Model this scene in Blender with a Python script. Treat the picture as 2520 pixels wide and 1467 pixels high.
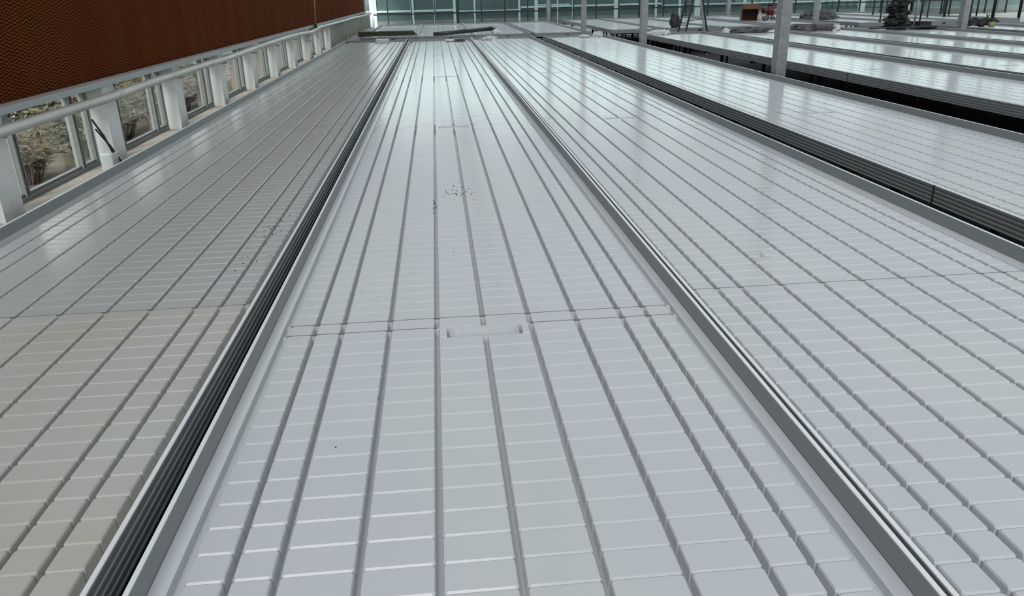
import bpy, math, random
from mathutils import Vector, Matrix, noise
random.seed(7)
D = bpy.data
SC = bpy.context.scene
for o in list(D.objects): D.objects.remove(o)
COL = SC.collection
ZB = 0.75                      # bench rim height above the floor

# ------------------------------------------------------------------ camera
PITCH, YAW, ROLL, FPX = 0.3782, 0.0859, 0.0242, 1895.9
cp, sp, cy_, sy_ = math.cos(PITCH), math.sin(PITCH), math.cos(YAW), math.sin(YAW)
Fv = Vector((sy_ * cp, cy_ * cp, -sp)); Rv = Vector((cy_, -sy_, 0)); Dv = Fv.cross(Rv)
cr, sr = math.cos(ROLL), math.sin(ROLL)
Xc = cr * Rv + sr * Dv; Yc = sr * Rv - cr * Dv; Zc = -Fv
cam = D.cameras.new('camera'); co = D.objects.new('camera', cam); COL.objects.link(co)
cam.sensor_fit = 'HORIZONTAL'; cam.sensor_width = 36; cam.lens = FPX / 2520 * 36
cam.clip_start = 0.05; cam.clip_end = 600
m = Matrix((Xc, Yc, Zc)).transposed().to_4x4(); m.translation = (0, 0, ZB + 1.2)
co.matrix_world = m
SC.camera = co

# ------------------------------------------------------------------ sky and exposure
w = D.worlds.new('overcast'); SC.world = w; w.use_nodes = True
nt = w.node_tree; nt.nodes.clear()
bg = nt.nodes.new('ShaderNodeBackground'); ow = nt.nodes.new('ShaderNodeOutputWorld')
tc = nt.nodes.new('ShaderNodeTexCoord'); sx = nt.nodes.new('ShaderNodeSeparateXYZ'); rp = nt.nodes.new('ShaderNodeValToRGB')
nt.links.new(tc.outputs['Generated'], sx.inputs[0]); nt.links.new(sx.outputs['Z'], rp.inputs[0])
rp.color_ramp.elements[0].position = 0.0; rp.color_ramp.elements[0].color = (0.90, 0.97, 0.96, 1)
rp.color_ramp.elements[1].position = 0.9; rp.color_ramp.elements[1].color = (0.88, 0.93, 1.0, 1)
nt.links.new(rp.outputs[0], bg.inputs[0]); nt.links.new(bg.outputs[0], ow.inputs[0])
bg.inputs[1].default_value = 1.25
SC.view_settings.view_transform = 'Standard'; SC.view_settings.look = 'None'
SC.view_settings.gamma = 1; SC.view_settings.use_curve_mapping = False
SC.view_settings.exposure = 0.70
# bright part of the cloud cover, high behind the camera
sl = D.lights.new('cloud_glow', 'SUN'); so = D.objects.new('cloud_glow', sl); COL.objects.link(so)
sl.energy = 4.7; sl.angle = math.radians(32); sl.color = (1.0, 0.98, 0.95)
so.rotation_euler = Vector((-0.17, -0.80, 0.58)).to_track_quat('Z', 'Y').to_euler(); so.location = (0, -20, 20)

# ------------------------------------------------------------------ materials
def mat(name, col, rough=0.5, metal=0.0, spec=0.5, var=0.0, vscale=3.0, col2=None, bump=0.0, bscale=20.0, stretch=None, det=3.0, lo=0.35, hi=0.65):
    m = D.materials.new(name); m.use_nodes = True
    n = m.node_tree.nodes; l = m.node_tree.links; b = n['Principled BSDF']
    b.inputs['Base Color'].default_value = (*col, 1); b.inputs['Roughness'].default_value = rough
    b.inputs['Metallic'].default_value = metal; b.inputs['Specular IOR Level'].default_value = spec
    if col2 is not None or bump:
        t = n.new('ShaderNodeTexCoord'); mp = n.new('ShaderNodeMapping')
        l.new(t.outputs['Object'], mp.inputs[0])
        if stretch: mp.inputs['Scale'].default_value = stretch
    if col2 is not None:
        ns = n.new('ShaderNodeTexNoise'); ns.inputs['Scale'].default_value = vscale; ns.inputs['Detail'].default_value = det
        l.new(mp.outputs[0], ns.inputs['Vector'])
        r = n.new('ShaderNodeValToRGB'); r.color_ramp.elements[0].position = lo; r.color_ramp.elements[1].position = hi
        r.color_ramp.elements[0].color = (*col, 1); r.color_ramp.elements[1].color = (*col2, 1)
        l.new(ns.outputs['Fac'], r.inputs[0]); l.new(r.outputs[0], b.inputs['Base Color'])
    if bump:
        nb = n.new('ShaderNodeTexNoise'); nb.inputs['Scale'].default_value = bscale; nb.inputs['Detail'].default_value = 2
        l.new(mp.outputs[0], nb.inputs['Vector'])
        bp = n.new('ShaderNodeBump'); bp.inputs['Strength'].default_value = bump; bp.inputs['Distance'].default_value = 0.02
        l.new(nb.outputs['Fac'], bp.inputs['Height']); l.new(bp.outputs[0], b.inputs['Normal'])
    return m

def thin_glass(name, tint=(0.9, 0.95, 0.95), gloss=0.08):
    m = D.materials.new(name); m.use_nodes = True; n = m.node_tree.nodes; l = m.node_tree.links
    n.clear(); o = n.new('ShaderNodeOutputMaterial'); tr = n.new('ShaderNodeBsdfTransparent'); gl = n.new('ShaderNodeBsdfGlossy')
    tr.inputs[0].default_value = (*tint, 1); gl.inputs['Roughness'].default_value = 0.02
    lw = n.new('ShaderNodeLayerWeight'); pw = n.new('ShaderNodeMath'); pw.operation = 'POWER'; pw.inputs[1].default_value = 5
    l.new(lw.outputs['Facing'], pw.inputs[0]); fr = n.new('ShaderNodeMath'); fr.operation = 'MULTIPLY_ADD'
    l.new(pw.outputs[0], fr.inputs[0]); fr.inputs[1].default_value = 0.9; fr.inputs[2].default_value = 0.035
    mx = n.new('ShaderNodeMixShader'); l.new(fr.outputs[0], mx.inputs[0]); l.new(tr.outputs[0], mx.inputs[1]); l.new(gl.outputs[0], mx.inputs[2])
    l.new(mx.outputs[0], o.inputs[0]); return m

def film(name, trans, tcol, dcol, lcol):
    """translucent roof film: some light straight through, some scattered"""
    m = D.materials.new(name); m.use_nodes = True; n = m.node_tree.nodes; l = m.node_tree.links
    n.clear(); o = n.new('ShaderNodeOutputMaterial'); tr = n.new('ShaderNodeBsdfTransparent'); tr.inputs[0].default_value = (*tcol, 1)
    df = n.new('ShaderNodeBsdfDiffuse'); df.inputs[0].default_value = (*dcol, 1)
    tl = n.new('ShaderNodeBsdfTranslucent'); tl.inputs[0].default_value = (*lcol, 1)
    a = n.new('ShaderNodeMixShader'); a.inputs[0].default_value = 0.5; l.new(df.outputs[0], a.inputs[1]); l.new(tl.outputs[0], a.inputs[2])
    b = n.new('ShaderNodeMixShader'); b.inputs[0].default_value = trans; l.new(a.outputs[0], b.inputs[1]); l.new(tr.outputs[0], b.inputs[2])
    l.new(b.outputs[0], o.inputs[0]); return m

M = {}
M['tray'] = mat('white_abs_plastic', (0.595, 0.625, 0.655), 0.16, col2=(0.605, 0.635, 0.62), vscale=1.3, bump=0.035, bscale=6.0, stretch=(1, 0.35, 1))
M['tray_dirty'] = mat('dusty_abs_plastic', (0.58, 0.585, 0.56), 0.32, col2=(0.57, 0.545, 0.485), vscale=1.6, bump=0.04, bscale=6.0)
M['tray_dull'] = mat('dulled_abs_plastic', (0.56, 0.57, 0.565), 0.20, col2=(0.55, 0.55, 0.53), vscale=1.2, bump=0.035, bscale=6.0)
M['rail'] = mat('weathered_extrusion', (0.28, 0.295, 0.295), 0.45, 0.25, bump=0.02, bscale=60)
M['lip'] = mat('bare_bright_lip', (0.88, 0.88, 0.90), 0.3)
M['seam_shade'] = mat('grey_seam_shade', (0.17, 0.18, 0.18), 0.6)  # grey of the strips that paint the shadow line at tray seams
M['alu'] = mat('mill_aluminium', (0.80, 0.81, 0.83), 0.38, 0.85, bump=0.02, bscale=60)
M['alu_dull'] = mat('dull_aluminium', (0.42, 0.44, 0.45), 0.5, 0.6)
M['galv'] = mat('galvanised_steel', (0.36, 0.37, 0.37), 0.5, 0.4, col2=(0.29, 0.30, 0.30), vscale=14)
M['window_metal'] = mat('grey_window_metal', (0.20, 0.21, 0.21), 0.5, 0.3)
M['dark_steel'] = mat('dark_steel', (0.035, 0.04, 0.04), 0.5, 0.4)
M['black'] = mat('black_rubber', (0.012, 0.012, 0.012), 0.6, col2=(0.03, 0.03, 0.03), vscale=30)
M['floor'] = mat('damp_dark_soil', (0.010, 0.011, 0.010), 0.9, col2=(0.018, 0.017, 0.015), vscale=2, bump=0.3, bscale=8)
M['concrete'] = mat('painted_concrete', (0.78, 0.78, 0.76), 0.75, col2=(0.64, 0.60, 0.54), vscale=4, bump=0.1, bscale=30, lo=0.45, hi=0.75)
M['ledge'] = mat('stained_concrete', (0.44, 0.36, 0.32), 0.85, col2=(0.34, 0.33, 0.28), vscale=9, bump=0.2, bscale=40)
M['pipe'] = mat('galvanised_pipe', (0.62, 0.61, 0.58), 0.38, 0.6, col2=(0.52, 0.50, 0.46), vscale=3, stretch=(1, 0.5, 1))
M['white_paint'] = mat('white_paint', (0.52, 0.57, 0.58), 0.5)
M['glass'] = thin_glass('clear_glass', (0.93, 0.95, 0.93))
M['glass_end'] = thin_glass('greenish_glass', (0.90, 0.965, 0.955))
M['film'] = film('roof_film', 0.16, (0.95, 0.97, 1.0), (0.22, 0.23, 0.23), (0.24, 0.25, 0.26))
M['sheet'] = mat('pale_plastic_sheet', (0.36, 0.37, 0.31), 0.45, col2=(0.27, 0.27, 0.21), vscale=3, stretch=(1, 3, 0.4))
M['white_plastic'] = mat('crumpled_white_plastic', (0.62, 0.64, 0.62), 0.35)
M['grey_plastic'] = mat('grey_dust_sheet', (0.11, 0.11, 0.11), 0.6, col2=(0.045, 0.045, 0.045), vscale=8)
M['olive'] = mat('olive_plastic', (0.085, 0.075, 0.045), 0.5, col2=(0.05, 0.045, 0.03), vscale=12)
M['black_pipe'] = mat('black_green_pipe', (0.018, 0.03, 0.026), 0.35)
M['card'] = mat('brown_cardboard', (0.11, 0.055, 0.022), 0.8, col2=(0.075, 0.035, 0.015), vscale=5)
M['card_in'] = mat('dark_cardboard_inside', (0.03, 0.01, 0.008), 0.9)
M['red'] = mat('dark_red_paint', (0.075, 0.010, 0.014), 0.4)
M['yellow'] = mat('faded_yellow_plastic', (0.30, 0.27, 0.12), 0.5)
M['soil'] = mat('dry_soil', (0.035, 0.025, 0.018), 0.95)
M['teal'] = mat('dark_teal_glazing', (0.080, 0.115, 0.118), 0.35, col2=(0.055, 0.085, 0.088), vscale=0.6)
M['bank'] = mat('dry_earth', (0.15, 0.115, 0.095), 0.95, col2=(0.08, 0.075, 0.045), vscale=2.2, bump=0.4, bscale=6)
M['pale_path'] = mat('pale_concrete', (0.42, 0.42, 0.41), 0.9, col2=(0.34, 0.33, 0.31), vscale=1.2)
M['yard'] = mat('overgrown_yard', (0.17, 0.19, 0.16), 0.95, col2=(0.24, 0.24, 0.22), vscale=0.7, bump=0.3, bscale=5)
M['straw'] = mat('dry_grass', (0.145, 0.115, 0.055), 0.9, col2=(0.075, 0.065, 0.03), vscale=5)
M['leaf'] = mat('dull_green_leaf', (0.05, 0.058, 0.026), 0.8, col2=(0.085, 0.08, 0.038), vscale=4)
M['twig'] = mat('dead_stem', (0.17, 0.12, 0.10), 0.9, col2=(0.10, 0.07, 0.06), vscale=6)
M['render_wall'] = mat('grey_render', (0.20, 0.20, 0.185), 0.9, col2=(0.16, 0.16, 0.15), vscale=1.5)
M['dark_open'] = mat('opening_shade', (0.03, 0.03, 0.033), 0.6)
M['hill'] = mat('hazy_hill', (0.10, 0.15, 0.14), 1.0, col2=(0.07, 0.11, 0.10), vscale=0.1)

def pad_material():
    m = D.materials.new('corrugated_cellulose_pad'); m.use_nodes = True
    n = m.node_tree.nodes; l = m.node_tree.links; b = n['Principled BSDF']
    b.inputs['Roughness'].default_value = 0.9; b.inputs['Specular IOR Level'].default_value = 0.04
    t = n.new('ShaderNodeTexCoord'); s = n.new('ShaderNodeSeparateXYZ'); l.new(t.outputs['Object'], s.inputs[0])
    def mth(op, a, bb=None, c=None):
        k = n.new('ShaderNodeMath'); k.operation = op
        for i, v in enumerate((a, bb, c)):
            if v is None: continue
            if isinstance(v, (int, float)): k.inputs[i].default_value = v
            else: l.new(v, k.inputs[i])
        return k.outputs[0]
    ns = n.new('ShaderNodeTexNoise'); ns.inputs['Scale'].default_value = 9; ns.inputs['Detail'].default_value = 1
    l.new(t.outputs['Object'], ns.inputs['Vector'])
    jit = mth('MULTIPLY', ns.outputs['Fac'], 0.020)
    zig = mth('PINGPONG', mth('ADD', s.outputs['Y'], mth('MULTIPLY', ns.outputs['Fac'], 0.03)), 0.055)
    zz = mth('ADD', mth('ADD', s.outputs['Z'], mth('MULTIPLY', zig, 0.42)), jit)
    wv = mth('SINE', mth('MULTIPLY', zz, 2 * math.pi / 0.024))
    h = mth('MULTIPLY_ADD', wv, 0.5, 0.5)
    ramp = n.new('ShaderNodeValToRGB'); e = ramp.color_ramp.elements
    e[0].position = 0.05; e[0].color = (0.022, 0.0048, 0.0010, 1); e[1].position = 0.95; e[1].color = (0.205, 0.060, 0.016, 1)
    l.new(h, ramp.inputs[0])
    # hue changes from one pad block to the next
    blk = n.new('ShaderNodeTexNoise'); blk.inputs['Scale'].default_value = 1.0; blk.inputs['Detail'].default_value = 2
    cb = n.new('ShaderNodeCombineXYZ'); l.new(mth('MULTIPLY', s.outputs['Y'], 2.1), cb.inputs[1]); l.new(mth('MULTIPLY', s.outputs['Z'], 0.25), cb.inputs[2]); l.new(cb.outputs[0], blk.inputs['Vector'])
    r2 = n.new('ShaderNodeValToRGB'); r2.color_ramp.elements[0].position = 0.42; r2.color_ramp.elements[1].position = 0.58
    r2.color_ramp.elements[0].color = (1.0, 0.72, 0.80, 1); r2.color_ramp.elements[1].color = (1.0, 1.0, 0.75, 1)
    l.new(blk.outputs['Fac'], r2.inputs[0])
    mx = n.new('ShaderNodeMix'); mx.data_type = 'RGBA'; mx.blend_type = 'MULTIPLY'; mx.inputs[0].default_value = 1
    l.new(ramp.outputs[0], mx.inputs[6]); l.new(r2.outputs[0], mx.inputs[7]); l.new(mx.outputs[2], b.inputs['Base Color'])
    bp = n.new('ShaderNodeBump'); bp.inputs['Strength'].default_value = 0.9; bp.inputs['Distance'].default_value = 0.006
    l.new(h, bp.inputs['Height']); l.new(bp.outputs[0], b.inputs['Normal'])
    return m
M['pad'] = pad_material()

# ------------------------------------------------------------------ mesh helpers
class MB:
    def __init__(s): s.v = []; s.f = []
    def poly(s, pts):
        i = len(s.v); s.v += [tuple(p) for p in pts]; s.f.append(tuple(range(i, i + len(pts))))
    def box(s, x0, y0, z0, x1, y1, z1):
        i = len(s.v)
        s.v += [(x0, y0, z0), (x1, y0, z0), (x1, y1, z0), (x0, y1, z0), (x0, y0, z1), (x1, y0, z1), (x1, y1, z1), (x0, y1, z1)]
        s.f += [tuple(i + k for k in q) for q in ((0, 3, 2, 1), (4, 5, 6, 7), (0, 1, 5, 4), (1, 2, 6, 5), (2, 3, 7, 6), (3, 0, 4, 7))]
        return s
    def beam(s, a, b, w, d, up=(0, 0, 1)):
        a, b = Vector(a), Vector(b); t = (b - a).normalized(); u = Vector(up)
        if abs(t.dot(u)) > 0.95: u = Vector((0, 1, 0))
        x = t.cross(u).normalized(); y = x.cross(t).normalized(); i = len(s.v)
        for c in (a, b):
            for sx_, sy2 in ((-1, -1), (1, -1), (1, 1), (-1, 1)): s.v.append(tuple(c + x * (sx_ * w / 2) + y * (sy2 * d / 2)))
        s.f += [tuple(i + k for k in q) for q in ((0, 1, 2, 3), (7, 6, 5, 4), (0, 4, 5, 1), (1, 5, 6, 2), (2, 6, 7, 3), (3, 7, 4, 0))]
        return s
    def extrude(s, prof, axis, a, b):
        """closed 2-D profile pushed along 'y' (profile x,z) or 'x' (profile y,z)"""
        i = len(s.v); n = len(prof)
        for c in (a, b):
            for p, q in prof: s.v.append((p, c, q) if axis == 'y' else (c, p, q))
        for k in range(n): s.f.append((i + k, i + (k + 1) % n, i + n + (k + 1) % n, i + n + k))
        s.f.append(tuple(i + k for k in range(n - 1, -1, -1))); s.f.append(tuple(i + n + k for k in range(n)))
        return s
    def tube(s, pts, rad, seg=12, cap=True):
        pts = [Vector(p) for p in pts]; rings = []; u = None
        for k, p in enumerate(pts):
            t = (pts[min(k + 1, len(pts) - 1)] - pts[max(k - 1, 0)]).normalized()
            if u is None:
                u = t.cross(Vector((0, 0, 1)))
                if u.length < 0.1: u = t.cross(Vector((0, 1, 0)))
                u.normalize()
            else: u = (u - t * u.dot(t)).normalized()
            v = t.cross(u); r = rad[k] if isinstance(rad, (list, tuple)) else rad
            i = len(s.v); rings.append(i)
            for a in range(seg):
                an = 2 * math.pi * a / seg; s.v.append(tuple(p + u * (r * math.cos(an)) + v * (r * math.sin(an))))
        for a, b in zip(rings, rings[1:]):
            for k in range(seg): s.f.append((a + k, a + (k + 1) % seg, b + (k + 1) % seg, b + k))
        if cap:
            s.f.append(tuple(rings[0] + k for k in range(seg - 1, -1, -1))); s.f.append(tuple(rings[-1] + k for k in range(seg)))
        return s
    def lump(s, c, r, seg=14, rings=9, rough=0.25, freq=2.0, seed=0, flat=None):
        """irregular closed lump; everything under the plane z=flat is pressed onto it"""
        i0 = len(s.v); c = Vector(c)
        for a in range(rings + 1):
            th = math.pi * a / rings
            for b in range(seg):
                ph = 2 * math.pi * b / seg
                d = Vector((math.sin(th) * math.cos(ph), math.sin(th) * math.sin(ph), math.cos(th)))
                k = 1 + rough * noise.noise(d * freq + Vector((seed * 3.7, seed, -seed * 1.3))) * 2
                p = c + Vector((d.x * r[0], d.y * r[1], d.z * r[2])) * k
                if flat is not None and p.z < flat: p.z = flat
                s.v.append(tuple(p))
        for a in range(rings):
            for b in range(seg):
                s.f.append((i0 + a * seg + b, i0 + (a + 1) * seg + b, i0 + (a + 1) * seg + (b + 1) % seg, i0 + a * seg + (b + 1) % seg))
        return s
    def mesh(s, name, mt, smooth=False):
        me = D.meshes.new(name); me.from_pydata(s.v, [], s.f); me.validate(); me.update()
        me.materials.append(M[mt] if isinstance(mt, str) else mt)
        if smooth:
            for p in me.polygons: p.use_smooth = True
        return me
    def build(s, name, mt, parent=None, smooth=False, loc=(0, 0, 0), bevel=0):
        return put(name, s.mesh(name, mt, smooth), parent, loc, bevel)

def put(name, me, parent=None, loc=(0, 0, 0), bevel=0):
    o = D.objects.new(name, me); COL.objects.link(o); o.location = loc
    if parent: o.parent = parent
    if bevel:
        b = o.modifiers.new('bevel', 'BEVEL'); b.width = bevel; b.segments = 2; b.limit_method = 'ANGLE'
    return o
def tag(o, label=None, cat=None, group=None, kind=None):
    if label: o['label'] = label
    if cat: o['category'] = cat
    if group: o['group'] = group
    if kind: o['kind'] = kind
    return o
def thing(name, label, cat, loc=(0, 0, 0), rz=0, group=None):
    o = D.objects.new(name, None); COL.objects.link(o); o.location = loc; o.rotation_euler = (0, 0, rz); o.empty_display_size = 0.1
    return tag(o, label, cat, group)
def struct(name, b, mt, parent=None, smooth=False, bevel=0):
    o = b.build(name, mt, parent, smooth, bevel=bevel)
    if parent is None: o['kind'] = 'structure'
    return o

# ------------------------------------------------------------------ large structure
XL, XR, YN, YF = -2.80, 29.6, -6.0, 36.6        # inside faces: left wall, right wall, near end, glazed far end
GUT = ZB + 4.3
f = MB(); f.box(XL - 0.3, YN, -0.1, XR + 0.3, YF + 0.2, 0); struct('floor', f, 'floor')
f = MB(); f.box(-60, YF + 0.2, -0.16, 120, 150, -0.06); struct('ground_yard', f, 'yard')
f = MB(); f.box(-14, YN, -0.12, XL - 0.3, YF + 0.2, 0.0); f.poly([(-3.1, YN, 0.40), (-3.1, YF, 0.40), (-5.7, YF, 0.52), (-5.7, YN, 0.52)])
struct('ground_bank', f, 'bank')
f = MB(); f.box(-14, YN, 0.40, -5.7, YF + 0.2, 0.54); struct('ground_path', f, 'pale_path')

# left wall: concrete kerb, upper wall above the pad
f = MB(); f.box(XL - 0.30, YN, 0, XL + 0.02, YF, ZB - 0.115); struct('wall_left', f, 'concrete')
f = MB(); f.box(XL - 0.12, YN, ZB - 0.115, XL + 0.02, YF, ZB - 0.095); struct('trim_1', f, 'ledge')
f = MB(); f.box(XL - 0.14, YN, ZB + 2.53, XL - 0.04, YF, GUT); struct('wall_left_upper', f, 'film')
# windows between the posts
PY = [5.26 + 1.855 * k for k in range(-5, 10)]          # far edge of each concrete post
PD, PW = 0.25, 0.20
for i in range(len(PY) - 1):
    y0, y1 = PY[i], PY[i + 1] - PD
    zb, zt = ZB - 0.095, ZB + 0.545; x = XL - 0.15
    fr = MB(); fr.box(x - 0.03, y0, zb, x + 0.03, y1, zb + 0.03).box(x - 0.02, y0, zb + 0.03, x + 0.012, y1, zb + 0.05)
    fr.box(x - 0.03, y0, zt - 0.03, x + 0.03, y1, zt).box(x - 0.025, y0, zb, x + 0.025, y0 + 0.03, zt).box(x - 0.025, y1 - 0.03, zb, x + 0.025, y1, zt)
    wnd = struct('window_%d' % (i + 1), fr, 'window_metal')
    for yy in (y0 + 0.37, y0 + 1.32):
        mu = MB(); mu.box(x - 0.03, yy - 0.028, zb + 0.03, x + 0.03, yy - 0.008, zt - 0.03).box(x - 0.03, yy + 0.008, zb + 0.03, x + 0.03, yy + 0.028, zt - 0.03).box(x - 0.01, yy - 0.008, zb + 0.03, x + 0.012, yy + 0.008, zt - 0.03)
        mu.build('mullion', 'window_metal', wnd)
    edges = [y0 + 0.03, y0 + 0.342, y0 + 0.398, y0 + 1.292, y0 + 1.348, y1 - 0.03]
    for a, b in ((0, 1), (2, 3), (4, 5)):
        g = MB(); g.box(x - 0.003, edges[a], zb + 0.03, x + 0.003, edges[b], zt - 0.03); g.build('pane', 'glass', wnd)

# far glazed wall
def glazed(name, along, lo, hi, fixed, mull, rails, zt, glassm, barw=0.045):
    """a wall of glass bars along x (far/near) or y (right)"""
    base = MB()
    def bx(b, a0, a1, t0, t1, z0, z1):
        if along == 'x': b.box(a0, fixed + t0, z0, a1, fixed + t1, z1)
        else: b.box(fixed + t0, a0, z0, fixed + t1, a1, z1)
    bx(base, lo, hi, 0, 0.12, 0, ZB - 0.25)
    root = struct(name, base, 'concrete')
    for z, h, t in rails:
        r_ = MB(); bx(r_, lo, hi, -0.03, 0.05, z - h / 2, z + h / 2); r_.build('rail', 'dark_steel', root)
    n = int((hi - lo) / mull)
    for k in range(n + 1):
        a = lo + k * mull
        b = MB(); bx(b, a - barw / 2, a + barw / 2, -0.01, 0.06, ZB - 0.25, zt); b.build('mullion', 'dark_steel', root)
    g = MB(); bx(g, lo, hi, 0.02, 0.026, ZB - 0.25, zt); g.build('glazing', glassm, root)
    return root
glazed('wall_back', 'x', -3.078, XR, YF, 1.036, [(ZB + 0.385, 0.055, 0), (ZB + 1.95, 0.06, 0), (ZB + 3.2, 0.06, 0), (GUT - 0.05, 0.12, 0)], GUT, 'glass_end')
glazed('wall_right', 'y', YN, YF, XR, 2.13, [(ZB + 0.4, 0.06, 0), (ZB + 2.0, 0.06, 0), (GUT - 0.05, 0.12, 0)], GUT, 'glass_end', 0.06)
f = MB(); f.box(XL - 0.3, YN - 0.1, 0, XR, YN, GUT); struct('wall_front', f, 'film')
f = MB(); f.box(XL - 0.02, YF - 0.14, 0, XL + 0.14, YF - 0.02, GUT); struct('trim_2', f, 'white_paint')

# roof: venlo spans 4.1 m wide, ridges along y
roof = MB(); SP = 4.1; x0 = 0.96 - SP
bars = MB(); gut = MB()
k = 0; xs = []
while x0 + k * SP < XR - 0.2:
    a = x0 + k * SP; b = a + SP; c = (a + b) / 2; xs.append(a)
    roof.poly([(a, YN, GUT), (c, YN, GUT + 0.95), (c, YF, GUT + 0.95), (a, YF, GUT)])
    roof.poly([(c, YN, GUT + 0.95), (b, YN, GUT), (b, YF, GUT), (c, YF, GUT + 0.95)])
    k += 1
xs.append(x0 + k * SP)
ceil = struct('ceiling', roof, 'film')
for a in xs:
    g = MB(); g.extrude([(a - 0.1, GUT + 0.02), (a - 0.07, GUT - 0.14), (a + 0.07, GUT - 0.14), (a + 0.1, GUT + 0.02)], 'y', YN, YF); g.build('gutter', 'alu_dull', ceil)
    g = MB(); g.box(a + SP / 2 - 0.03, YN, GUT + 0.93, a + SP / 2 + 0.03, YF, GUT + 0.99); g.build('ridge_beam', 'alu_dull', ceil)
COLY = [3.43, 11.43, 19.38, 27.38, 35.4]
for y in COLY + [7.4, 15.4, 23.4, 31.4]:
    t = MB(); zt, zb2 = GUT - 0.16, GUT - 0.70
    t.box(XL, y - 0.04, zt - 0.04, XR, y + 0.04, zt + 0.02).box(XL, y - 0.04, zb2 - 0.04, XR, y + 0.04, zb2 + 0.04)
    q = XL; up = True
    while q < XR - 0.6:
        t.beam((q, y, zb2 if up else zt), (q + 0.68, y, zt if up else zb2), 0.035, 0.035); q += 0.68; up = not up
    t.build('truss', 'galv', ceil)

# evaporative cooling pad along the left wall
pad = thing('cooling_pad', 'tall brown corrugated cooling pad running along the whole left wall above the windows', 'cooling pad', (XL, 0, ZB + 0.6))
ys = -5.9
while ys < 33.4:
    ye = min(ys + 1.8, 33.5)
    b = MB(); b.box(-0.11, ys + 0.001, 0.012, 0.0, ye - 0.001, 1.80); b.build('pad_section', 'pad', pad); ys += 1.8
b = MB(); b.extrude([(-0.14, -0.052), (0.05, -0.052), (0.05, -0.004), (0.045, -0.004), (0.045, -0.046), (-0.13, -0.046), (-0.13, 0.0), (-0.14, 0.0)], 'y', -5.95, 33.6)
b.box(-0.12, -5.95, -0.01, 0.046, 33.6, 0.0); b.build('bottom_channel', 'alu_dull', pad)
b = MB(); b.box(0.03, -5.95, 0.0, 0.052, 33.6, 0.012); tag(b.build('edge_strip', mat('rusty_edge', (0.36, 0.25, 0.21), 0.6, 0.2), pad), 'rust-tinted edge strip')
b = MB(); b.extrude([(-0.14, 1.80), (0.05, 1.80), (0.05, 1.90), (-0.14, 1.90)], 'y', -5.95, 33.6); b.build('top_channel', 'alu_dull', pad)
b = MB(); b.box(-0.14, 33.5, 0, 0.05, 33.6, 1.8); b.build('end_channel', 'white_paint', pad)

# ------------------------------------------------------------------ columns
def column(x, y, w, d, label, group=None, top=GUT - 0.7, mt='galv'):
    t = thing('steel_column', label, 'column', (x + w / 2, y, 0), 0, group)
    b = MB(); b.box(-w / 2, -d / 2, 0, w / 2, d / 2, top); b.build('shaft', mt, t, bevel=0.008)
    b = MB(); b.box(-w / 2 - 0.06, -d / 2 - 0.06, 0, w / 2 + 0.06, d / 2 + 0.06, 0.016); b.build('base_plate', mt, t)
    b = MB(); b.box(-w / 2 - 0.05, -d / 2 - 0.05, top - 0.02, w / 2 + 0.05, d / 2 + 0.05, top); b.build('cap_plate', mt, t)
    return t
CN = ['grey steel column beside the aisle, behind the camera side of the tall wide column', 'widest grey steel column, nearest the camera, beside the dark aisle',
      'grey steel column second nearest, left of the step ladder', 'thin grey steel column in the aisle near the end of the far benches', 'grey steel column touching the glazed far wall, between the far benches and the aisle']
for y, lb in zip(COLY[1:], CN[1:]): column(4.95, y + (0.6 if y > 35 else 0), 0.15, 0.20, lb, 'columns along the aisle')
for y, lb in zip(COLY[2:], ['grey steel column on the right, standing in front of the dark stakes', 'grey steel column standing in front of the crumpled rubbish, right of the broad near column', 'grey steel column at the far wall just left of the cardboard box']):
    column(13.12, y + (0.6 if y > 35 else 0), 0.15, 0.20, lb, 'columns of the second aisle')
column(1.0, YF - 0.16, 0.07, 0.12, 'dark slim steel post in the middle of the glazed far wall', None, mt='dark_steel')
column(9.2, YF - 0.16, 0.07, 0.12, 'dark slim steel post of the far wall behind the ladder', None, mt='dark_steel')

# concrete posts of the left wall
def post_mesh():
    b = MB(); b.box(-PW, -PD, 0, 0, 0, 0.64); return b.mesh('shaft', 'concrete')
pm = post_mesh()
pg = MB(); pg.extrude([(0.0, 0.59), (0.30, 0.59), (0.30, 0.55), (0.02, 0.36), (0.0, 0.36)], 'x', -0.10, -0.09)
gm = pg.mesh('gusset_plate', 'alu_dull')
PL = ['cropped at the left edge of the photo', 'with a dark cable leaning on its foot', 'third from the left edge', 'fourth from the left edge', 'fifth from the left edge',
      'sixth from the left edge', 'seventh from the left edge', 'where the white drain pipe comes down', 'just past the drain pipe', 'last before the pale plastic sheet']
for i, y in enumerate(PY):
    if y < 3: continue
    lb = 'white concrete post of the left window row, ' + PL[min(i - 5, 9) if i >= 5 else 0]
    if i < 5: lb = 'white concrete post of the left window row, just outside the photo'
    t = thing('concrete_post', lb, 'post', (XL + 0.02, y, ZB - 0.095), 0, 'posts between the low windows')
    o = put('shaft', pm, t); o = put('gusset_plate', gm, t)

# pale sheet past the last post
b = MB(); pts = []; n = 150
for k in range(n + 1):
    y = PY[-1] + 0.05 + (YF - 0.4 - PY[-1]) * k / n
    pts.append((XL - 0.03 + 0.035 * math.sin(k * 1.1) + 0.02 * math.sin(k * 0.37), y))
for off in (0, 0.006):
    for (xa, ya), (xb, yb) in zip(pts, pts[1:]): b.poly([(xa + off, ya, ZB - 0.09), (xb + off, yb, ZB - 0.09), (xb + off, yb, ZB + 0.54), (xa + off, ya, ZB + 0.49)])
tag(b.build('plastic_curtain', 'sheet', smooth=True), 'pale plastic sheet hanging in folds under the far end of the pad', 'plastic sheet')

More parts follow.
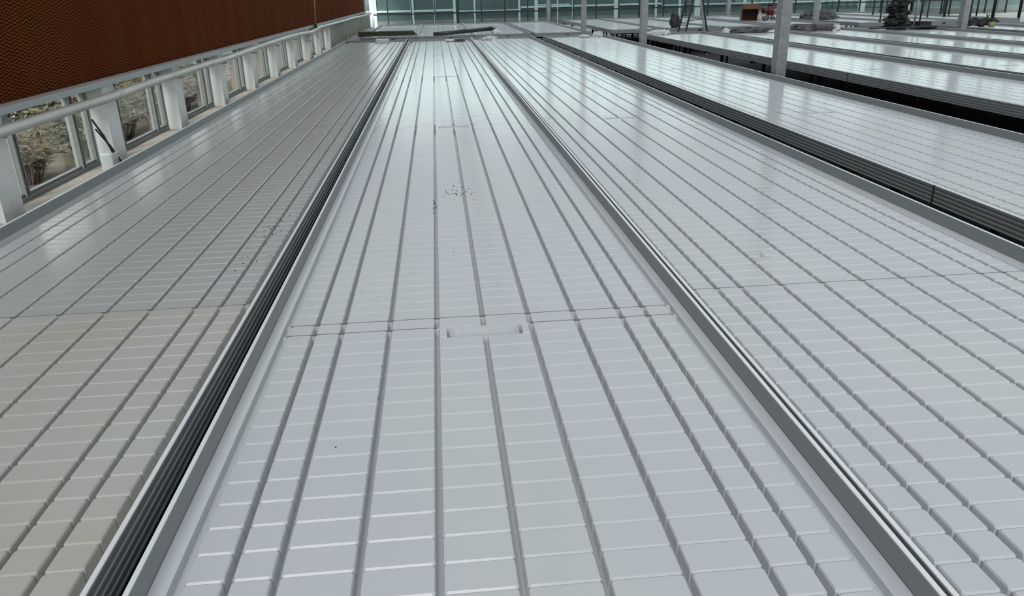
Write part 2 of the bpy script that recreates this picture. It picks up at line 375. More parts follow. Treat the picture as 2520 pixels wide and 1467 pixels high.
# long galvanised pipe
pp = [(-5, .47), (1, .47), (3.5, .468), (5.1, .47), (6.7, .466), (7.9, .482), (9.7, .488), (10.6, .483), (11.8, .498), (13.4, .515), (15.0, .522), (16.6, .515), (17.9, .485), (18.5, .487), (19.3, .53), (22, .515), (25.4, .506), (27.5, .512), (31.2, .477), (35.6, .47)]
t = thing('water_pipe', 'long galvanised pipe running in front of the low windows', 'pipe', (-2.70, 0, ZB))
b = MB(); b.tube([(0, y, z) for y, z in pp], 0.037, 18); b.build('pipe', 'pipe', t, smooth=True)
for y, z in ((7.0, .47), (9.95, .487), (12.5, .506), (16.3, .517), (22.0, .515)):
    b = MB(); b.tube([(0, y - 0.035, z), (0, y + 0.035, z)], 0.041, 18); b.build('coupling', 'pipe', t, smooth=True)
for y in [p - PD / 2 for p in PY if p > 3]:
    b = MB(); b.box(-0.115, y - 0.015, 0.42, -0.01, y + 0.015, 0.435); b.build('bracket', 'galv', t)
t = thing('drain_pipe', 'pale upright pipe dropping from the long pipe to the wall ledge', 'pipe', (-2.74, 18.0, ZB - 0.09))
b = MB(); b.tube([(0, 0, 0), (0, 0, 0.52)], 0.045, 14); b.build('pipe', 'white_plastic', t, smooth=True)
b = MB(); b.tube([(0, 0, 0.40), (0, 0, 0.47)], 0.055, 14); b.build('coupling', 'white_plastic', t, smooth=True)
t = thing('riser_pipe', 'thin upright pipe standing in front of the brown pad', 'pipe', (-2.70, 18.9, ZB + 0.57))
b = MB(); b.tube([(0, 0, 0), (0.02, 0.05, 0.5), (0.02, 0.1, 2.0)], 0.016, 10); b.build('pipe', mat('pinkish_pipe', (0.34, 0.24, 0.20), 0.5), t, smooth=True)
b = MB(); b.box(-0.03, -0.05, -0.05, 0.03, 0.05, 0.05); b.build('valve', 'dark_steel', t, bevel=0.01)
b = MB(); b.tube([(-2.73, 6.44, ZB + 0.34), (-2.70, 6.52, ZB + 0.2), (-2.69, 6.58, ZB + 0.08), (-2.685, 6.68, ZB - 0.07), (-2.68, 6.74, ZB - 0.085)], 0.008, 8)
b.tube([(-2.73, 6.47, ZB + 0.26), (-2.695, 6.6, ZB + 0.1), (-2.68, 6.74, ZB - 0.085)], 0.007, 8)
tag(b.build('cable', 'black', smooth=True), 'thin dark cable leaning against the foot of a white post', 'cable')
b = MB(); b.box(-2.78, 6.55, ZB - 0.094, -2.68, 6.68, ZB + 0.05); tag(b.build('foam_block', 'white_plastic', bevel=0.012), 'small white block on the ledge behind the dark cable', 'block')

# ------------------------------------------------------------------ growing benches
W = 1.752; TL = 5.08; NR = 51; PITCHR = TL / NR
GS = [-.79, -.68, -.57, -.38, -.19, 0, .19, .38, .57, .68, .79]
def pad_cell(b, xa, xb, ya, yb, ch=0.006, cn=0.0050, cf=0.0045):
    zt, zm, zl = -0.0550, -0.0600, -0.096
    def ring(x0, x1, y0, y1, c, z):
        i = len(b.v)
        b.v += [(x0 + c, y0, z), (x1 - c, y0, z), (x1, y0 + c, z), (x1, y1 - c, z), (x1 - c, y1, z), (x0 + c, y1, z), (x0, y1 - c, z), (x0, y0 + c, z)]
        return i
    r1 = ring(xa, xb, ya, yb, ch, zl); r2 = ring(xa + .0015, xb - .0015, ya + 0.0003, yb - 0.0003, ch, zm); r3 = ring(xa + .0045, xb - .0045, ya + cn, yb - cf, ch, zt)
    for p, q in ((r1, r2), (r2, r3)):
        for k in range(8): b.f.append((p + k, p + (k + 1) % 8, q + (k + 1) % 8, q + k))
    b.f.append(tuple(r3 + k for k in range(8)))
def tray_mesh(notch, mt, off=0.0):
    b = MB(); G = [g + off for g in GS]; hw = W / 2 - 0.016; zf = -0.096
    b.poly([(-hw, 0, zf), (hw, 0, zf), (hw, TL, zf), (-hw, TL, zf)])
    for s_ in (-1, 1):                      # raised flange beside the side rails
        pr = [(s_ * hw, -0.068), (s_ * 0.818 + off, -0.071), (s_ * 0.816 + off, -0.096), (s_ * hw, -0.096)]
        if s_ > 0: pr = pr[::-1]
        b.extrude(pr, 'y', 0.0, TL)
    for c in range(10):
        xa, xb = G[c] + 0.0075, G[c + 1] - 0.0075
        for r_ in range(NR):
            ya, yb = r_ * PITCHR + 0.0009, (r_ + 1) * PITCHR - 0.0009
            cn, cf = 0.0050, 0.0045
            if r_ == NR - 1:
                yb -= 0.003; cf = 0.001
                if notch: ya += 0.003; cn = 0.001
            if notch and r_ == NR - 2: yb -= 0.003; cf = 0.001
            if r_ == 0: ya += 0.003; cn = 0.001
            if notch and r_ == NR - 2 and c in (4, 5):
                # drain recess with a raised bar across the two middle strips
                if c == 4: pad_cell(b, xa, xa + 0.035, ya, yb, 0.006)
                else: pad_cell(b, xb - 0.035, xb, ya, yb, 0.006)
                continue
            pad_cell(b, xa, xb, ya, yb, 0.006, cn, cf)
        # shallow floor of the cross grooves
        if not (notch and c in (4, 5)):
            b.box(xa + 0.006, 0.010, zf, xb - 0.006, (NR - 1) * PITCHR - 0.010, -0.0605)
            b.box(xa + 0.006, (NR - 1) * PITCHR + 0.010, zf, xb - 0.006, TL - 0.010, -0.0605)
        else:
            b.box(xa + 0.006, 0.010, zf, xb - 0.006, (NR - 2) * PITCHR, -0.0605)
    for y in (0.001, TL - 0.011) + (((NR - 1) * PITCHR - 0.005,) if notch else ()):      # upturned tray ends bridge the channels
        b.box(-0.80 + off, y, zf, 0.80 + off, y + 0.010, -0.0606)
    if notch:
        y0 = (NR - 2) * PITCHR
        b.box(-0.136, y0 + 0.003, zf, 0.136, y0 + PITCHR - 0.004, -0.076)
        b.box(-0.104, y0 + 0.020, zf, 0.104, y0 + 0.040, -0.0585)
        b.box(-0.135, y0 + 0.006, zf, -0.128, y0 + 0.075, -0.058); b.box(0.128, y0 + 0.006, zf, 0.135, y0 + 0.075, -0.058)
    return b.mesh('tray', mt)
SEAMM = {}
def seam(x0, x1):  # added dark strip in place of the overlapping tray edge's shadow
    if (x0, x1) not in SEAMM: SEAMM[(x0, x1)] = MB().box(x0, -0.0038, -0.0605, x1, 0.0038, -0.0562).mesh('seam_shade_strip', 'seam_shade')
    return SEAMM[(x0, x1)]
TRM = {}
def tray_get(notch, mt, off):
    if (notch, mt, off) not in TRM: TRM[(notch, mt, off)] = tray_mesh(notch, mt, off)
    return TRM[(notch, mt, off)]
def rail_profile():
    pr = [(0.0, -0.002), (0.015, -0.002), (0.015, -0.073), (0.015, -0.117), (0.0, -0.117)]
    for k in range(4):                      # ribbed outer face
        z = -0.110 + k * 0.026
        pr += [(0.0, z), (0.004, z + 0.003), (0.004, z + 0.012), (0.0, z + 0.015)]
    return pr
RAILM = {}
def rail_mesh(L, side):
    key = (round(L, 3), side)
    if key not in RAILM:
        pr = rail_profile()
        pr = [(x - W / 2, z) for x, z in pr] if side < 0 else [(W / 2 - x, z) for x, z in pr]
        RAILM[key] = MB().extrude(pr, 'y', 0, L).mesh('side_rail', 'rail')
    return RAILM[key]
LIPM = {}
def lip_mesh(L, side):
    key = (round(L, 3), side)
    if key not in LIPM:
        pr = [(0.0015, -0.002), (0.0140, -0.002), (0.0140, 0.001), (0.0015, 0.001)]
        pr = [(x - W / 2, z) for x, z in pr] if side < 0 else [(W / 2 - x, z) for x, z in pr]
        LIPM[key] = MB().extrude(pr, 'y', 0, L).mesh('rail_lip', 'lip')
    return LIPM[key]
ENDM = {}
def end_mesh(sgn):
    if sgn not in ENDM:
        b = MB(); y = (0, 0.02) if sgn < 0 else (-0.02, 0)
        b.box(-W / 2 + 0.015, y[0], -0.12, W / 2 - 0.015, y[1], -0.004)
        b.box(-W / 2 + 0.015, y[0] - (0.005 if sgn < 0 else 0), -0.060, W / 2 - 0.015, y[1] + (0.005 if sgn > 0 else 0), -0.052)
        ENDM[sgn] = b.mesh('end_rail', 'rail')
    return ENDM[sgn]
nb = MB(); n = 10; pts = [(0.075 * math.cos(math.pi * k / n), 0.05 * math.sin(math.pi * k / n)) for k in range(n + 1)]
nb.extrude([(x + 0.15, z - 0.11) for x, z in pts], 'y', -0.006, 0.022); NOTCH = nb.mesh('arched_opening', 'black')
lg = MB(); lg.box(-0.025, -0.025, 0, 0.025, 0.025, 1.0); LEG = lg.mesh('leg', 'dark_steel')
cbm = MB(); cbm.box(-W / 2 + 0.02, -0.02, -0.16, W / 2 - 0.02, 0.02, -0.118); CROSS = cbm.mesh('cross_bar', 'dark_steel')
jb = MB(); jb.box(-0.0035, -0.006, -0.116, 0.0035, 0.006, 0.0012); JOINT = jb.mesh('rail_joint', 'dark_steel')

def bench(xl, y_first, ntray, label, group, dz=0.0, plain=(), dirty=0, off=0.0, joints=(), margin=0.06):
    """xl: outer left edge, y_first: start of first tray"""
    z = ZB + dz; y0 = y_first - margin; L = ntray * TL + 2 * margin
    t = thing('growing_bench', label, 'bench', (xl + W / 2, y0, z), 0, group)
    for k in range(ntray):
        put('tray', tray_get(k not in plain, ('tray_dirty' if k == 0 else 'tray_dull') if dirty else 'tray', off), t, (0, margin + k * TL, 0))
        ye = margin + (k + 1) * TL
        if k < ntray - 1: put('seam_shade_strip', seam(-0.785 + off, 0.785 + off), t, (0, ye, 0))
        if k not in plain and ntray > 2:
            for a, b in ((-0.785, -0.19), (0.19, 0.785)): put('seam_shade_strip', seam(a + off, b + off), t, (0, ye - PITCHR, 0))
    RL = {}
    for s_ in (-1, 1):
        RL[s_] = put('side_rail', rail_mesh(L, s_), t)
        tag(put('rail_lip', lip_mesh(L, s_), RL[s_]), 'bright bare lip')
    put('end_rail', end_mesh(-1), t, (0, 0, 0)); put('end_rail', end_mesh(1), t, (0, L, 0))
    put('arched_opening', NOTCH, t)
    for j in joints:
        for s_ in (-1, 1): put('rail_joint', JOINT, RL[s_], (s_ * (W / 2 - 0.002), j - y0, 0))
    nl = max(2, round(L / 2.6))
    for k in range(nl + 1):
        y = 0.3 + (L - 0.6) * k / nl
        put('cross_bar', CROSS, t, (0, y, 0))
        for s_ in (-1, 1):
            o = put('leg', LEG, t, (s_ * (W / 2 - 0.42), y, -z)); o.scale = (1, 1, z - 0.16)
    return t
NG, FG = 'long near benches', 'short far benches'
bench(-2.577, -1.83, 5, 'dusty white growing bench along the window wall, leftmost of the near benches', NG, plain=(0, 1), dirty=1, off=0.015, joints=(12.0,))
bench(-0.747, -2.11, 5, 'white growing bench in the middle foreground with a slot recess at its first seam', NG, joints=(8.6, 17.2))
bench(1.016, -1.95, 5, 'white growing bench right of the middle foreground bench, holding a white scrap', NG, plain=(0,), off=-0.022, joints=(9.0,))
bench(3.095, -2.1, 5, 'white growing bench beside the dark aisle, left of the near columns', NG, joints=(4.53, 17.9))
BR = 0.10
bench(5.45, -4.10, 5, 'white growing bench right across the dark aisle, brightly mirroring the windows', NG, BR, joints=(10.2, 15.9), margin=0.2)
bench(7.38, -4.20, 5, 'second white growing bench right of the dark aisle', NG, BR, joints=(9.5, 15.2), margin=0.2)
bench(9.30, -4.20, 5, 'third white growing bench right of the dark aisle, in front of the grey bundles', NG, BR, joints=(10.4,), margin=0.2)
bench(11.21, -4.20, 5, 'fourth white growing bench right of the dark aisle, under the black heap', NG, BR, joints=(11,), margin=0.2)
bench(13.60, -4.0, 5, 'white growing bench carrying the heap of dark tools', NG, BR, margin=0.2)
bench(15.45, -4.0, 5, 'sixth growing bench right of the dark aisle, behind the one with the tools', NG, BR, margin=0.2)
bench(17.30, -4.0, 5, 'farthest right growing bench of the near rows', NG, BR, margin=0.2)
FY = 25.15
bench(-2.33, FY + 0.2, 2, 'short growing bench at the far left, with an olive bundle on its near end', FG)
bench(-0.560, FY, 2, 'short far growing bench behind the middle one, under the black tube', FG)
bench(1.205, FY, 2, 'short far growing bench right of the one under the black tube', FG)
bench(3.08, FY, 2, 'short far growing bench left of the far aisle and its thin column', FG)
bench(5.50, FY + 0.05, 2, 'short far growing bench right of the thin column', FG, 0.03)
bench(7.32, FY + 0.05, 2, 'short far growing bench behind the step ladder', FG, 0.03)
bench(9.14, FY + 0.05, 2, 'short far growing bench right of the step ladder', FG, 0.03)
bench(11.2, FY + 0.05, 2, 'short far growing bench under the cardboard box', FG, 0.03)
bench(13.6, FY + 0.05, 2, 'short far growing bench under the crumpled rubbish', FG, 0.03)
bench(15.45, FY + 0.05, 2, 'short far growing bench among the dark stakes, left one', FG, 0.03)
bench(17.30, FY + 0.05, 2, 'short far growing bench among the dark stakes, right one', FG, 0.03)

# ------------------------------------------------------------------ things lying about
TZ = ZB - 0.055
def crumple(name, label, cat, c, r, mt, n=5, seed=1, flat=None, group=None):
    b = MB(); rnd = random.Random(seed)
    for k in range(n):
        rr = [q * rnd.uniform(0.45, 0.8) for q in r]
        b.lump((c[0] + rnd.uniform(-.55, .55) * r[0], c[1] + rnd.uniform(-.5, .5) * r[1], c[2] + r[2] * 0.4), rr, 14, 9, 0.38, 2.6, seed * 7 + k, flat if flat is not None else c[2])
    return tag(b.build(name, mt), label, cat, group)
# step ladder standing on the cross path
lad = thing('step_ladder', 'tall dark step ladder standing open between the near and far benches', 'ladder', (8.03, 24.45, 0))
AP = (0.02, 0.0, 2.05)
def rail_l(ft, top, name, mt): MB().beam(ft, top, 0.05, 0.03, (0, 1, 0)).build(name, mt, lad)
sides = [((-0.50, -0.02, 0), (-0.10, -0.02, 2.05), 'dark_steel'), ((-0.62, 0.42, 0), (-0.20, 0.34, 2.05), 'dark_steel')]
sides2 = [((0.36, -0.02, 0), (-0.04, -0.02, 2.05), 'galv'), ((0.60, 0.42, 0), (0.12, 0.34, 2.05), 'dark_steel')]
for a, b, mt in sides: rail_l(a, b, 'front_rail', mt)
for a, b, mt in sides2: rail_l(a, b, 'rear_rail', mt)
for k in range(1, 7):
    q = k / 7
    for S, nm in ((sides, 'tread'), (sides2, 'rear_bar')):
        p0 = Vector(S[0][0]).lerp(Vector(S[0][1]), q); p1 = Vector(S[1][0]).lerp(Vector(S[1][1]), q)
        MB().beam(p0, p1, 0.06 if nm == 'tread' else 0.025, 0.025).build(nm, 'dark_steel', lad)
MB().box(-0.24, -0.06, 2.03, 0.16, 0.40, 2.08).build('top_cap', 'dark_steel', lad)
MB().beam((-0.36, 0.0, 1.0), (0.2, 0.0, 1.05), 0.02, 0.02).build('spreader', 'dark_steel', lad)
# black sack
b = MB(); b.lump((7.60, 25.42, ZB + 0.03 + 0.16), (0.17, 0.13, 0.24), 18, 12, 0.22, 1.8, 4, TZ + 0.035)
b.lump((7.52, 25.42, ZB + 0.40), (0.05, 0.05, 0.09), 10, 8, 0.2, 2, 5)
tag(b.build('black_sack', 'black', smooth=True), 'black sack slumped on a far bench beside the ladder', 'sack')
# olive bundle on the far left bench
t = thing('strip_bundle', 'long olive bundle of ribbed strips laid across the near end of the far left bench', 'bundle', (-1.47, 25.62, ZB + 0.005), 0.02)
for k in range(3):
    b = MB(); b.box(-0.92, -0.12, 0.002 + k * 0.05, 0.895 - 0.05 * k, 0.14, 0.047 + k * 0.05)
    for q in range(30): b.box(-0.90 + q * 0.058, -0.128, 0.006 + k * 0.05, -0.875 + q * 0.058, -0.12, 0.043 + k * 0.05)
    b.build('strip', 'olive', t)
# black tube lying across
t = thing('black_tube', 'long black tube lying slantwise across two far benches', 'tube', (0, 0, ZB))
b = MB(); b.tube([(-0.05, 25.75, 0.010), (0.9, 26.2, 0.054), (1.85, 26.65, 0.098)], 0.062, 16); b.build('tube', 'black_pipe', t, smooth=True)
for q in (0.05, 0.5, 0.97):
    p = Vector((-0.05, 25.75, 0.010)).lerp(Vector((1.85, 26.65, 0.098)), q); d = Vector((1.9, 0.9, 0.088)).normalized() * 0.03
    MB().tube([p - d, p + d], 0.068, 16).build('band', 'black', t, smooth=True)
crumple('plastic_film', 'white crumpled film at the right end of the black tube', 'plastic film', (1.98, 26.55, TZ), (0.16, 0.2, 0.12), 'white_plastic', 4, 3)
crumple('black_film', 'black crumpled film on the right end of the black tube', 'plastic film', (1.80, 26.72, TZ + 0.10), (0.18, 0.18, 0.10), 'black', 4, 9)
CZ = TZ
crumple('offcut_pile', 'small pile of dark and pale offcuts at the end of the middle bench', 'offcuts', (0.68, 22.75, CZ), (0.16, 0.14, 0.05), 'grey_plastic', 5, 11)
crumple('plastic_film', 'white crumpled film at the end of the middle bench, left of the dark offcuts', 'plastic film', (0.42, 22.75, CZ), (0.13, 0.12, 0.06), 'white_plastic', 4, 12)
crumple('plastic_film', 'white crumpled film on the end of the bench right of the middle one', 'plastic film', (1.50, 23.0, CZ), (0.22, 0.12, 0.09), 'white_plastic', 5, 13)
b = MB(); b.box(-1.68, 23.05, CZ, -1.32, 23.25, CZ + 0.10); tag(b.build('white_box', 'white_plastic', bevel=0.01), 'flat white box on the far end of the dusty left bench', 'box')
crumple('plastic_bag', 'pale plastic bag on the end of the bench beside the aisle, left one of two', 'bag', (4.22, 22.9, CZ), (0.16, 0.12, 0.07), 'white_plastic', 4, 14)
crumple('plastic_bag', 'pale plastic bag at the aisle corner of the bench, right one of two', 'bag', (4.66, 23.05, CZ), (0.14, 0.12, 0.12), 'white_plastic', 4, 15)
crumple('plastic_bag', 'rounded pale plastic bag on the bench right of the second column', 'bag', (5.95, 21.3 - 0.0, TZ + BR), (0.26, 0.18, 0.10), 'white_plastic', 5, 16)
crumple('plastic_bag', 'small pale bag right of the ladder, in front of the grey bundle', 'bag', (7.75, 20.95, TZ + BR), (0.13, 0.12, 0.10), 'white_plastic', 4, 17)
# grey bundles on the near ends of the right benches
crumple('sheet_bundle', 'grey crumpled sheet bundle between the ladder and the broad column', 'bundle', (8.35, 20.9, TZ + BR), (0.62, 0.16, 0.11), 'grey_plastic', 10, 18)
crumple('sheet_bundle', 'long grey crumpled sheet bundle behind the broad column', 'bundle', (9.95, 20.95, TZ + BR), (0.60, 0.2, 0.15), 'grey_plastic', 12, 19)
crumple('plastic_film', 'white crumpled film right of the long grey bundle', 'plastic film', (10.62, 20.9, TZ + BR), (0.12, 0.12, 0.13), 'white_plastic', 4, 20)
crumple('plastic_film', 'white film strip in front of the grey bundle by the broad column', 'plastic film', (8.95, 20.75, TZ + BR), (0.26, 0.1, 0.06), 'white_plastic', 5, 21)
# cardboard box and red pump on a far bench
t = thing('cardboard_box', 'open brown cardboard box standing on its side on a far bench', 'box', (11.95, 30.3, TZ + 0.03), -0.25)
b = MB(); b.box(-0.30, -0.25, 0, -0.28, 0.35, 0.60).box(0.28, -0.25, 0, 0.30, 0.35, 0.60).box(-0.30, -0.25, 0, 0.30, 0.35, 0.02).box(-0.30, -0.25, 0.58, 0.30, 0.35, 0.60).box(-0.28, 0.33, 0.02, 0.28, 0.35, 0.58)
b.build('carton', 'card', t)
MB().box(-0.28, -0.1, 0.02, 0.28, 0.32, 0.42).build('packing', 'card_in', t)
b = MB(); b.poly([(-0.3, -0.25, 0.60), (0.3, -0.25, 0.60), (0.3, -0.50, 0.42), (-0.3, -0.50, 0.42)]); b.poly([(-0.3, -0.25, 0.606), (-0.3, -0.50, 0.426), (0.3, -0.50, 0.426), (0.3, -0.25, 0.606)]); b.build('flap', 'card', t)
b = MB(); b.box(-0.54, -0.36, 0.0, -0.535, 0.2, 0.5); 
t = thing('red_pump', 'dark red pump with a black cap right of the cardboard box', 'pump', (12.66, 30.05, TZ + 0.03))
b = MB(); b.tube([(0, 0, 0.18), (0, 0, 0.52)], [0.13, 0.15], 18); b.tube([(-0.30, 0, 0.36), (0, 0, 0.36)], 0.11, 16); b.build('body', 'red', t, smooth=True)
b = MB(); b.tube([(0, 0, 0.52), (0, 0, 0.62)], [0.13, 0.11], 18); b.build('cap', 'black', t, smooth=True)
for x, y in ((-0.1, -0.1), (0.1, -0.1), (0.1, 0.1), (-0.1, 0.1)): MB().beam((x * 1.4, y * 1.4, 0), (x * 0.7, y * 0.7, 0.25), 0.03, 0.03).build('foot', 'red', t)
b = MB(); b.tube([(0.14, 0, 0.35), (0.24, 0, 0.35)], 0.05, 12); tag(b.build('outlet', mat('pinkish_plastic', (0.42, 0.27, 0.30), 0.5), t, smooth=True), 'pinkish outlet')
b = MB(); b.lump((12.16, 29.78, TZ + 0.13), (0.1, 0.08, 0.20), 10, 8, 0.2, 2, 31, TZ + 0.035); tag(b.build('paper_sack', mat('pale_pink_paper', (0.42, 0.34, 0.33), 0.8)), 'pale paper sack leaning in front of the cardboard box', 'sack')
b = MB(); b.tube([(12.36, 29.8, TZ + 0.035), (12.36, 29.8, TZ + 0.16)], [0.07, 0.09], 14); tag(b.build('plastic_pot', 'grey_plastic', smooth=True), 'small grey pot between the paper sack and the red pump', 'pot')
crumple('rubbish_heap', 'heap of grey crumpled rubbish right of the broad column', 'rubbish', (14.15, 29.3, TZ + 0.03), (0.55, 0.3, 0.28), 'grey_plastic', 12, 22)
# black heap and crate on the fourth right bench
b = MB(); rnd = random.Random(5)
for k in range(16):
    z = TZ + BR + 0.08 + k * 0.07; s_ = 0.30 * (1 - 0.025 * k)
    b.lump((12.18 + rnd.uniform(-.07, .07), 20.6 + rnd.uniform(-.1, .1), z), (s_ * rnd.uniform(.75, 1.1), s_ * 0.8, 0.11), 14, 9, 0.42, 3.0, 40 + k, TZ + BR)
tag(b.build('netting_heap', 'black'), 'tall ragged black heap of netting on the fourth right bench', 'heap')
b = MB(); b.tube([(12.54, 20.42, TZ + BR + 0.02), (12.58, 20.42, TZ + BR + 0.5), (12.56, 20.42, TZ + BR + 1.35)], 0.025, 8); tag(b.build('wooden_stick', 'galv', smooth=True), 'pale crooked stick leaning on the black netting heap', 'stick')
t = thing('black_crate', 'low black plastic crate right of the black netting heap', 'crate', (12.77, 20.50, TZ + BR))
b = MB(); b.box(-0.16, -0.25, 0, 0.16, 0.25, 0.02); b.build('bottom', 'black', t)
for x0_, y0_, x1_, y1_ in ((-.16, -.25, .16, -.23), (-.16, .23, .16, .25), (-.16, -.23, -.14, .23), (.14, -.23, .16, .23)):
    b = MB(); b.box(x0_, y0_, 0.02, x1_, y1_, 0.06).box(x0_, y0_, 0.10, x1_, y1_, 0.19)
    for k in range(6):
        u = k / 5; b.box(x0_ + (x1_ - x0_ - 0.02) * u * (1 if x1_ - x0_ > .1 else 0), y0_ + (y1_ - y0_ - .02) * u * (1 if y1_ - y0_ > .1 else 0), 0.06, x0_ + (x1_ - x0_ - 0.02) * u * (1 if x1_ - x0_ > .1 else 0) + 0.02, y0_ + (y1_ - y0_ - .02) * u * (1 if y1_ - y0_ > .1 else 0) + 0.02, 0.10)
    b.build('side', 'black', t)
b = MB(); b.box(11.213, 20.02, ZB + BR + 0.0015, 12.958, 20.22, ZB + BR + 0.03); tag(b.build('black_board', 'black', bevel=0.004), 'flat black board laid across the bench under the netting heap', 'board')
# dark tools on the bench beyond the second aisle
b = MB(); rnd = random.Random(8)
for k in range(14):
    b.lump((14.5 + rnd.uniform(-.42, .42), 20.75 + rnd.uniform(-.12, .12), TZ + BR + 0.07 + rnd.uniform(0, .10)), (0.12, 0.11, 0.07), 10, 7, 0.4, 3, 70 + k, TZ + BR)
for k in range(9):
    a = Vector((14.5 + rnd.uniform(-.45, .45), 20.75, TZ + BR + 0.06)); b.beam(a, a + Vector((rnd.uniform(-.2, .2), rnd.uniform(-.1, .1), rnd.uniform(.12, .3))), 0.02, 0.02)
tag(b.build('tool_heap', 'black'), 'heap of dark tools and stems left of the right-hand column', 'tools')
b = MB(); b.tube([(14.82, 20.55, TZ + BR), (14.82, 20.55, TZ + BR + 0.12)], [0.07, 0.09], 14); tag(b.build('yellow_pot', 'yellow', smooth=True), 'faded yellow pot at the right end of the dark tool heap', 'pot')
# dark stakes
RODS = [(18.09, 32.46, .03), (14.93, 26.28, .025), (19.49, 33.91, .025), (18.31, 31.50, .025), (18.22, 30.27, .03), (20.14, 33.12, .055), (15.33, 24.65, .022), (18.06, 28.62, .025), (21.17, 32.66, .03), (18.91, 28.91, .04), (21.08, 31.95, .03), (17.77, 25.78, .028), (19.88, 28.49, .028), (17.98, 24.95, .05), (20.56, 27.17, .05)]
for i, (x, y, r_) in enumerate(sorted(RODS, key=lambda q: q[0] / q[1])):
    place = 'leftmost' if i == 0 else 'rightmost' if i == len(RODS) - 1 else ['second', 'third', 'fourth', 'fifth', 'sixth', 'seventh', 'eighth', 'ninth', 'tenth', 'eleventh', 'twelfth', 'thirteenth', 'fourteenth'][i - 1] + ' from the left'
    onb = any(a < x < a + W for a in (13.6, 15.45, 17.3)) and (y > FY or y < 21.5)
    z0 = TZ + 0.03 if onb else 0.0
    t = thing('steel_stake', 'upright dark steel stake at the far right, %s' % place, 'stake', (x, y, z0), 0, 'dark stakes at the far right')
    MB().tube([(0, 0, 0), (0, 0, 3.3 - z0)], r_ , 8).build('rod', 'dark_steel', t, smooth=True)
    MB().tube([(0, 0, 0), (0, 0, 0.03)], r_ + 0.02, 10).build('foot', 'dark_steel', t)
# small things on the near benches
crumple('paper_scrap', 'small crumpled white scrap on the bench right of the middle one', 'scrap', (1.585, 3.52, TZ), (0.022, 0.022, 0.015), 'white_plastic', 4, 23)
b = MB(); rnd = random.Random(3)
for k in range(70):
    if k < 35: x, y = 0.09 + rnd.gauss(0, .05), 5.15 + rnd.gauss(0, .10)
    elif k < 50: x, y = -0.065 + rnd.gauss(0, .008), 4.75 + rnd.gauss(0, .14)
    else: x, y = rnd.uniform(-.6, .9), rnd.uniform(2, 6.5)
    s_ = rnd.uniform(.0015, .0035) * (1.2 if k < 50 else .7)
    b.lump((x, y, TZ + 0.001), (s_, s_, s_), 6, 4, 0.3, 2, k)
tag(b.build('soil_crumbs', 'soil'), 'dark soil crumbs scattered on the middle foreground bench', 'soil', None, 'stuff')
b = MB()
for k in range(30):
    x, y = -1.0 + rnd.gauss(0, .05), 4.25 + rnd.gauss(0, .3); s_ = rnd.uniform(.0015, .0035)
    b.lump((x, y, TZ + 0.001), (s_ * 1.8, s_, s_), 6, 4, 0.3, 2, k)
tag(b.build('soil_crumbs', 'soil'), 'dark crumbs near the right edge of the dusty left bench', 'soil', None, 'stuff')

# ------------------------------------------------------------------ outside, beyond the glass
nb_ = thing('greenhouse', 'neighbouring glasshouse with pale frames and dark teal glazing beyond the far wall', 'greenhouse', (0, YF + 3.2, 0))
MB().box(-9, 0.06, 0, 34, 8.0, 2.5).build('glazing', 'teal', nb_)
MB().box(-9, -0.02, 0, 34, 0.05, ZB + 0.02).build('low_wall', 'render_wall', nb_)
for xa, xb, z, h in ((-9, 1.05, .45, .09), (1.2, 4.2, .39, .045), (4.2, 11.2, .50, .08), (11.2, 34, .42, .06), (4.9, 6.6, .58, .05), (-9, 34, 1.6, .08)):
    MB().box(xa, -0.05, ZB + z - h / 2, xb, 0.05, ZB + z + h / 2).build('rail', 'white_paint', nb_)
for x, wd in ((-6, .1), (-2.85, .22), (-1.05, .16), (0.03, .09), (0.98, .12), (1.95, .08), (4.12, .09), (4.95, .16), (6.0, .05), (6.75, .07), (8.9, .2), (10.9, .1), (12.1, .1), (13.0, .3), (15.4, .12), (17.2, .2), (19.3, .12), (21.5, .35), (24, .12), (27, .12)):
    MB().box(x - wd / 2, -0.06, 0, x + wd / 2, 0.06, 2.5).build('upright', 'white_paint', nb_)
MB().box(-9.1, -0.1, 2.45, 34.1, 8.1, 2.56).build('eave', 'white_paint', nb_)
b = MB(); N = 60; zz = lambda k: 3.2 + 1.6 * math.sin(k * 0.21 + 1) + 1.0 * math.sin(k * 0.53) + 0.3 * math.sin(k * 2.1)
for k in range(N):
    xa, xb = -80 + k * 4, -76 + k * 4
    b.poly([(xa, 100, 0), (xb, 100, 0), (xb, 112, zz(k + 1)), (xa, 112, zz(k))]); b.poly([(xa, 112, zz(k)), (xb, 112, zz(k + 1)), (xb, 130, 0), (xa, 130, 0)])
tag(b.build('hills', 'hill', smooth=True), None, None, None, 'structure')
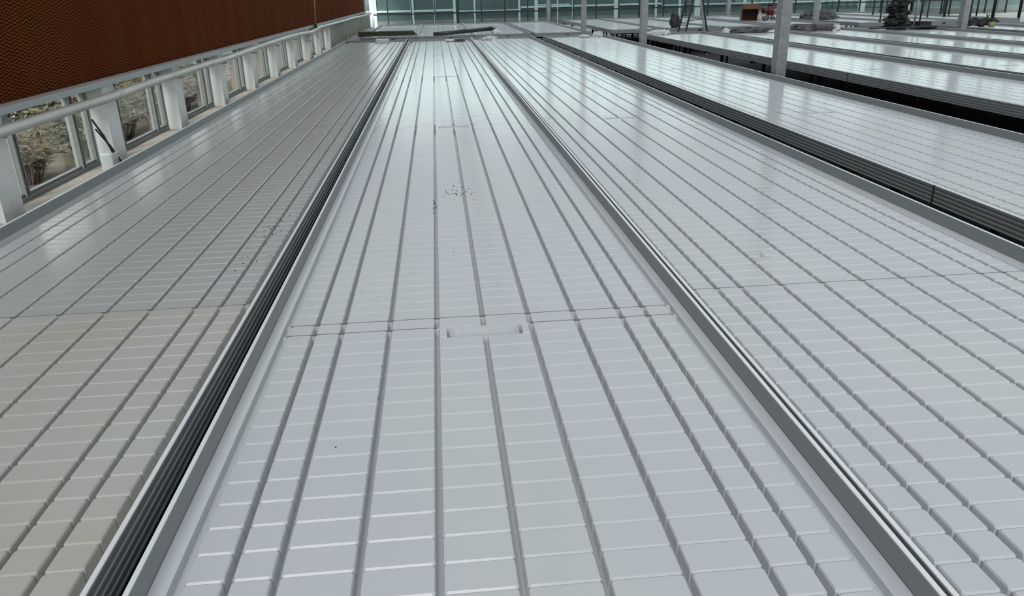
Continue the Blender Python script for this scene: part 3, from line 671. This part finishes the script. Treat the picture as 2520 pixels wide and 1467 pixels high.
# outbuilding and shrubs past the left windows
ob = thing('outbuilding', 'grey rendered outbuilding with dark openings seen through the middle windows on the left', 'building', (-6.2, 19.5, 0.54))
MB().box(-2.0, -6.6, 0, 0, 16, 2.2).build('wall', 'render_wall', ob)
for k in range(9): MB().box(0.0, -5.9 + k * 2.3, 0.25, 0.03, -4.7 + k * 2.3, 1.25).build('dark_opening', 'dark_open', ob)  # dark panels, the shade inside the wall openings given as colour
SHR = {}
def shrub_mesh(seed, kind):
    rnd = random.Random(seed); st = MB(); lf = MB()
    for k in range(40):
        a = rnd.uniform(0, 6.28); r_ = rnd.uniform(.05, .45); h = rnd.uniform(.45, 1.0)
        tip = Vector((math.cos(a) * r_, math.sin(a) * r_, h)); mid = tip * 0.5 + Vector((0, 0, 0.12))
        st.tube([(0.2 * tip.x, 0.2 * tip.y, 0), mid, tip], [0.012, 0.008, 0.004], 5)
        for q in range(60):
            c = mid.lerp(tip, rnd.uniform(-.6, 1.05)) + Vector((rnd.gauss(0, .07), rnd.gauss(0, .07), rnd.gauss(0, .05)))
            d = Vector((rnd.gauss(0, 1), rnd.gauss(0, 1), rnd.gauss(.3, .7))).normalized(); s_ = rnd.uniform(.04, .085)
            e = d.cross(Vector((rnd.gauss(0, 1), rnd.gauss(0, 1), rnd.gauss(0, 1)))).normalized() * s_ * (.45 if kind != 'straw' else .15)
            lf.poly([c - d * s_, c + e, c + d * s_, c - e])
    return st.mesh('stem', 'twig'), lf.mesh('foliage', kind)
for kd in ('leaf', 'straw', 'twig'):
    for q in range(2): SHR[(kd, q)] = shrub_mesh(q * 11 + len(kd), kd)
rnd = random.Random(21); cnt = 0
KN = {'leaf': ('leafy_shrub', 'dull green leafy shrub outside the left windows'), 'straw': ('dry_grass_clump', 'straw coloured dry grass clump outside the left windows'), 'twig': ('dead_shrub', 'brown dead shrub outside the left windows')}
for k in range(16):
    y = 5.0 + (k // 2) * 1.15 + rnd.uniform(-.08, .08) + 0.5 * (k % 2); x = -3.75 - (k % 2) * 1.15
    kd = rnd.choice(['leaf', 'straw', 'twig', 'straw', 'leaf']); st, lf = SHR[(kd, k % 2)]
    gz = 0.40 + (-3.1 - x) / 2.6 * 0.12
    t = thing(KN[kd][0], KN[kd][1], 'shrub', (x, y, gz - 0.02), rnd.uniform(0, 6.28), KN[kd][0].replace('_', ' ') + 's outside the left windows')
    s_ = rnd.uniform(.75, 1.1); t.scale = (s_ * 1.05, s_ * 1.05, s_ * rnd.uniform(.55, .72))
    put('stem', st, t); put('foliage', lf, t)
